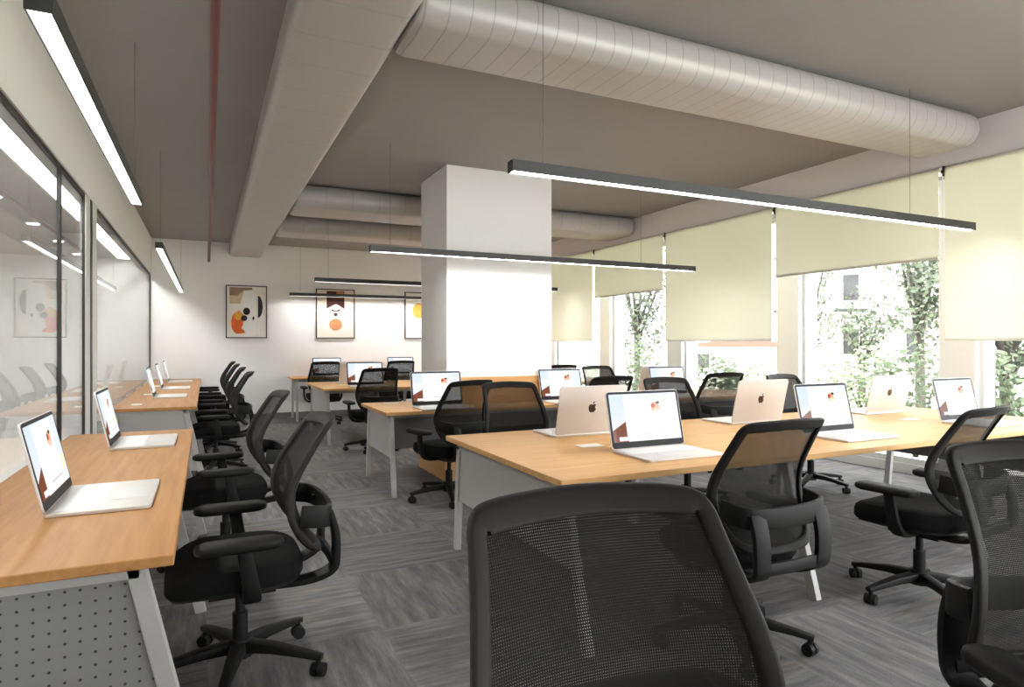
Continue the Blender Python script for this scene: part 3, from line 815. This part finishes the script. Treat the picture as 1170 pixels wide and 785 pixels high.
    put('seat_pan', bm, MT['plastic'], t, smooth=True)
    bm = bmesh.new(); box(bm, -0.09, 0.09, -0.13, 0.12, 0.340, 0.380)
    cyl(bm, (0.09, 0.03, 0.372), (0.24, 0.03, 0.368), 0.008, None, 10); cyl(bm, (0.24, 0.03, 0.368), (0.285, 0.03, 0.366), 0.014, None, 10)
    put('tilt_mechanism', bm, MT['plastic'], t, bevel=0.006)
    # arms
    for s in (-1, 1):
        bm = bmesh.new()
        path = catmull([(s*0.10,-0.02,0.375),(s*0.24,-0.025,0.380),(s*0.292,-0.022,0.425),(s*0.305,-0.010,0.50),(s*0.305,0.004,0.600)], 4)
        sweep(bm, path, (0,1,0), [rsec(0.078-0.026*k/(len(path)-1), 0.030, 0.012, 2) for k in range(len(path))])
        arm = put('armrest', bm, MT['plastic'], t, smooth=True)
        bm = bmesh.new()
        def pr(sc, z): return [(s*0.300+px, 0.02+py, z) for px, py in rsec(0.095*sc, 0.310*sc, 0.042*sc, 5)]
        loft(bm, [pr(0.86, 0.590), pr(0.97, 0.596), pr(1.0, 0.608), pr(0.97, 0.621), pr(0.86, 0.627)])
        obj('arm_pad', bm, MT['plastic'], arm, smooth=True)
    # lift and star base
    for o in up: o.location.z += dz
    bm = bmesh.new(); cyl(bm, (0,0,0.10), (0,0,0.25), 0.030, 0.030, 20); cyl(bm, (0,0,0.24), (0,0,0.352+dz), 0.019, None, 16)
    obj('gas_lift', bm, MT['plastic'], t, smooth=True)
    bm = bmesh.new(); cyl(bm, (0,0,0.072), (0,0,0.145), 0.052, 0.044, 24)
    R = 0.335
    for k in range(5):
        a = PI/2 + 0.06 + 2*PI*k/5; dx, dy = math.cos(a), math.sin(a)
        path = [(dx*r, dy*r, z) for r, z in ((0.03,0.112),(0.15,0.108),(0.27,0.092),(R+0.015,0.078))]
        sweep(bm, path, (-dy, dx, 0), [rsec(w, h_, 0.008, 2) for w, h_ in ((0.060,0.046),(0.052,0.038),(0.042,0.030),(0.034,0.024))])
    base = obj('star_base', bm, MT['plastic'], t, smooth=True)
    for k in range(5):
        a = PI/2 + 0.06 + 2*PI*k/5; dx, dy = math.cos(a), math.sin(a)
        b = a + 0.9 + 1.1*k; ax = Vector((math.cos(b), math.sin(b), 0)); c = Vector((dx*R, dy*R, 0.029))
        bm = bmesh.new()
        for q in (-1, 1): cyl(bm, c+ax*q*0.006, c+ax*q*0.027, 0.029, 0.026, 18)
        cyl(bm, c-ax*0.008, c+ax*0.008, 0.017, None, 12)
        cyl(bm, (c.x, c.y, 0.035), (c.x, c.y, 0.072), 0.011, None, 10)
        obj('caster', bm, MT['plastic'], base, smooth=True)
    return t

CH = [ # x, y, heading (0 faces +Y, anticlockwise positive), label
 (0.125, 2.86, PI/2+0.02, 'black mesh chair nearest the viewer at the near left desk'),
 (0.105, 4.33, PI/2+0.05, 'second black mesh chair at the near left desk'),
 (0.085, 7.34, PI/2, 'nearest of the four black chairs at the far left desk'),
 (0.075, 8.70, PI/2, 'second nearest of the four chairs at the far left desk'),
 (0.065, 10.05, PI/2, 'third of the four chairs at the far left desk'),
 (0.055, 11.35, PI/2, 'furthest of the four chairs at the far left desk, by the far wall'),
 (0.578, 0.64, PI-0.115, 'large black mesh chair filling the bottom centre foreground, facing the viewer'),
 (1.805, 0.625, PI-0.40, 'black mesh chair cut off by the right edge in the foreground, facing the viewer'),
 (2.15, 2.20, 0.0, 'black chair pulled up to the lit laptop at the front desk, left one'),
 (3.44, 2.14, 0.12, 'black chair with visible armrest pulled up to the front desk, right one'),
 (2.15, 4.24, PI, 'black mesh chair on the far side of the front desk, left one'),
 (3.66, 4.22, PI-0.05, 'black mesh chair on the far side of the front desk, middle one'),
 (5.12, 4.20, PI+0.1, 'black mesh chair on the far side of the front desk, by the windows'),
 (1.90, 5.24, 0.30, 'black mesh chair with armrest at the left end of the second desk'),
 (3.44, 5.30, 0.0, 'black mesh chair at the second desk, just right of the column'),
 (4.93, 5.36, -0.12, 'black mesh chair at the second desk with see-through back, by the windows'),
 (4.70, 6.90, PI, 'black mesh chair on the far side of the second desk, against the bright window'),
 (4.52, 8.10, 0.0, 'black mesh chair at the third desk, right of the column'),
 (1.90, 8.05, 0.08, 'black mesh chair at the left end of the third desk'),
 (1.76, 11.02, 0.0, 'left black mesh chair at the desk against the far wall'),
 (3.02, 11.02, 0.0, 'right black mesh chair at the desk against the far wall, beside the column'),
]
ch0 = None; hi0 = None
for x, y, rz, lab in CH:
    if 'foreground' in lab:
        if hi0 is None:
            hi0 = make_chair(lab, 0.05); hi0.location = (x, y, 0); hi0.rotation_euler = (0, 0, rz)
        else: dup(hi0, (x, y, 0), rz, lab)
        continue
    if ch0 is None:
        ch0 = make_chair(lab); ch0.location = (x, y, 0); ch0.rotation_euler = (0, 0, rz)
    else: dup(ch0, (x, y, 0), rz, lab)

# ------------------------------------------------------------------ outdoors
o = struct('ground', BX(WINX+0.2, 90, -30, 90, -0.40, -0.15), MT['grass'], 'sunny lawn outside the windows')
struct('path', BX(WINX+0.25, 9.0, -30, 90, -0.15, -0.13), MT['pave'], 'pale paved path outside the windows')
def leaves(bm, c, rx, rz, n, size):
    for _ in range(n):
        while True:
            p = Vector((random.uniform(-1,1), random.uniform(-1,1), random.uniform(-1,1)))
            if 0.25 < p.length < 1: break
        q = Vector((c[0]+p.x*rx, c[1]+p.y*rx, c[2]+p.z*rz))
        s = size*random.uniform(0.6, 1.4)
        u = Vector((random.gauss(0,1), random.gauss(0,1), random.gauss(0,1))).normalized(); w = u.orthogonal().normalized()
        vs = [bm.verts.new(q+u*s), bm.verts.new(q+w*s*0.55), bm.verts.new(q-u*s), bm.verts.new(q-w*s*0.55)]
        bm.faces.new(vs)
def tree(label, u, r, h_, rad, n=900, size=0.11):
    k = (u-585)/729.5; x = 0.4316+0.9021*k; y = 0.9021-0.4316*k; l = math.hypot(x, y); X, Y = x/l*r, y/l*r
    t = thing('leafy_tree', label, 'tree', (X, Y, -0.15), 0.7, 'trees outside the windows')
    bm = bmesh.new(); tops = []
    cyl(bm, (0,0,0), (0.05,0.02,h_*0.45), 0.10, 0.07, 10)
    for q in range(6):
        a = q*1.05; e = (math.cos(a)*rad*0.6, math.sin(a)*rad*0.6, h_*random.uniform(0.6, 0.95)); cyl(bm, (0.03,0.01,h_*random.uniform(0.25,0.42)), e, 0.05, 0.015, 7); tops.append(e)
    obj('trunk', bm, MT['bark'], t, smooth=True)
    bm = bmesh.new()
    for e in tops + [(0,0,h_*0.9)]: leaves(bm, e, rad*0.55, h_*0.17, n//7, size)
    for q in range(5): leaves(bm, (random.uniform(-.5,.5)*rad, random.uniform(-.5,.5)*rad, h_*random.uniform(0.3,0.6)), rad*0.5, h_*0.14, n//9, size)
    obj('foliage', bm, MT['leaf'], t)
tree('leafy tree seen through the window right of the column', 728, 17, 5.6, 1.3, 1300, 0.07)
tree('slim tree in front of the white apartment tower', 926, 22, 5.4, 0.8, 600, 0.08)
tree('low tree beside the foot of the white tower', 985, 18, 2.7, 0.8, 500, 0.07)
tree('tall bushy tree next to the large right blind', 1052, 15.5, 5.6, 0.85, 1300, 0.07)
tree('dark tree below the blind at the right edge', 1152, 11, 3.4, 1.1, 1200, 0.06)
def shrub(label, u, r, h_, w, n=900):
    k = (u-585)/729.5; x = 0.4316+0.9021*k; y = 0.9021-0.4316*k; l = math.hypot(x, y); X, Y = x/l*r, y/l*r
    t = thing('garden_shrub', label, 'shrub', (X, Y, -0.15), 0, 'shrubs outside the windows')
    bm = bmesh.new(); 
    for q in range(4): cyl(bm, (0,0,0), (math.cos(q*1.6)*w*0.4, math.sin(q*1.6)*w*0.4, h_*0.6), 0.02, 0.008, 6)
    obj('stem', bm, MT['bark'], t)
    bm = bmesh.new(); leaves(bm, (0,0,h_*0.55), w*0.6, h_*0.5, n, 0.05); obj('foliage', bm, MT['leaf2'], t)
for u, r, h_, w, lab in ((725, 12.5, 1.5, 0.9, 'low shrub under the leafy tree right of the column'), (815, 11.0, 1.3, 0.8, 'low shrub below the lowered blind, beside the see-through chair'),
                    (856, 14, 1.2, 0.9, 'pale shrub left of the pier in the garden view'), (942, 14, 1.3, 0.9, 'shrub above the middle lit laptop'),
                    (992, 11.6, 1.4, 0.8, 'shrub in the middle of the widest garden view'), (1046, 9.8, 1.5, 0.9, 'big shrub behind the pale laptop lid by the windows'),
                    (1128, 9.2, 1.4, 0.6, 'dark shrub below the large right blind')):
    shrub(lab, u, r, h_, w)
def building(label, u, r, wid, h_, floors, rot, roof=False):
    k = (u-585)/729.5; x = 0.4316+0.9021*k; y = 0.9021-0.4316*k; l = math.hypot(x, y); X, Y = x/l*r, y/l*r
    t = thing('apartment_building', label, 'building', (X, Y, -0.15), rot, 'buildings outside the windows')
    obj('facade', BX(-wid/2, wid/2, 0, 8, 0, h_), MT['bld'], t)
    fh = h_/floors; nb = max(2, int(wid/3))
    for f in range(floors):
        for b in range(nb):
            cx = -wid/2 + wid*(b+0.5)/nb; w = wid/nb*(0.13 if floors > 1 else 0.10)
            obj('window', BX(cx-w, cx+w, -0.06, 0.02, f*fh+fh*0.28, f*fh+fh*0.75), MT['bglass'], t)
            if f:
                bm = bmesh.new(); box(bm, cx-w*2.2, cx+w*2.2, -1.1, 0, f*fh+0.15, f*fh+0.33)
                for q in range(7): box(bm, cx-w*2.2+q*w*4.4/6-0.02, cx-w*2.2+q*w*4.4/6+0.02, -1.1, -1.06, f*fh+0.33, f*fh+1.1)
                box(bm, cx-w*2.2, cx+w*2.2, -1.1, -1.05, f*fh+1.1, f*fh+1.16)
                obj('balcony', bm, MT['bglass'], t)
    if roof:
        bm = bmesh.new(); prism(bm, [(-wid/2-0.4, h_), (wid/2+0.4, h_), (0, h_+0.35)], -0.4, 8.4, lambda x, y, z: (x, z, y)); obj('roof', bm, MT['roof'], t)
    else: obj('parapet', BX(-wid/2-0.15, wid/2+0.15, -0.15, 8.15, h_, h_+0.4), MT['bld'], t)
building('white apartment tower with dark balconies behind the trees', 972, 40, 9, 15, 5, -0.95)
building('pale apartment block with banded balconies left of the window pier', 872, 66, 12, 18, 6, -0.85)
building('low house with red roof in the garden view', 848, 30, 7, 1.30, 1, -0.85, True)

# ------------------------------------------------------------------ light, world, camera
w = bpy.data.worlds.new('sky'); bpy.context.scene.world = w; w.use_nodes = True
nt = w.node_tree; bg = nt.nodes['Background']
bg.inputs[0].default_value = (0.96, 0.965, 1.0, 1); bg.inputs[1].default_value = 7.6
sun = bpy.data.lights.new('sun', 'SUN'); sun.energy = 14.0; sun.angle = math.radians(1.5); sun.color = (1.0, 0.95, 0.86)
so = bpy.data.objects.new('sun', sun); C.objects.link(so)
so.rotation_euler = Vector((0.62, 0.25, -0.75)).to_track_quat('-Z', 'Y').to_euler()

cam = bpy.data.cameras.new('camera'); co = bpy.data.objects.new('camera', cam); C.objects.link(co)
cam.sensor_width = 36; cam.lens = 36*729.54/1170; cam.shift_y = -1.5/1170; cam.clip_start = 0.02; cam.clip_end = 300
co.location = (0, 0, 1.36); co.rotation_euler = (PI/2, 0, -math.radians(25.566))
sc = bpy.context.scene; sc.camera = co
sc.view_settings.view_transform = 'Standard'; sc.view_settings.look = 'None'
sc.view_settings.gamma = 1; sc.view_settings.use_curve_mapping = False; sc.view_settings.exposure = 0.36
try:
    sc.cycles.use_denoising = True; sc.cycles.denoiser = 'OPENIMAGEDENOISE'
    sc.cycles.max_bounces = 12; sc.cycles.diffuse_bounces = 8; sc.cycles.transparent_max_bounces = 24
    sc.cycles.sample_clamp_indirect = 8.0; sc.cycles.caustics_reflective = False; sc.cycles.caustics_refractive = False
except Exception: pass
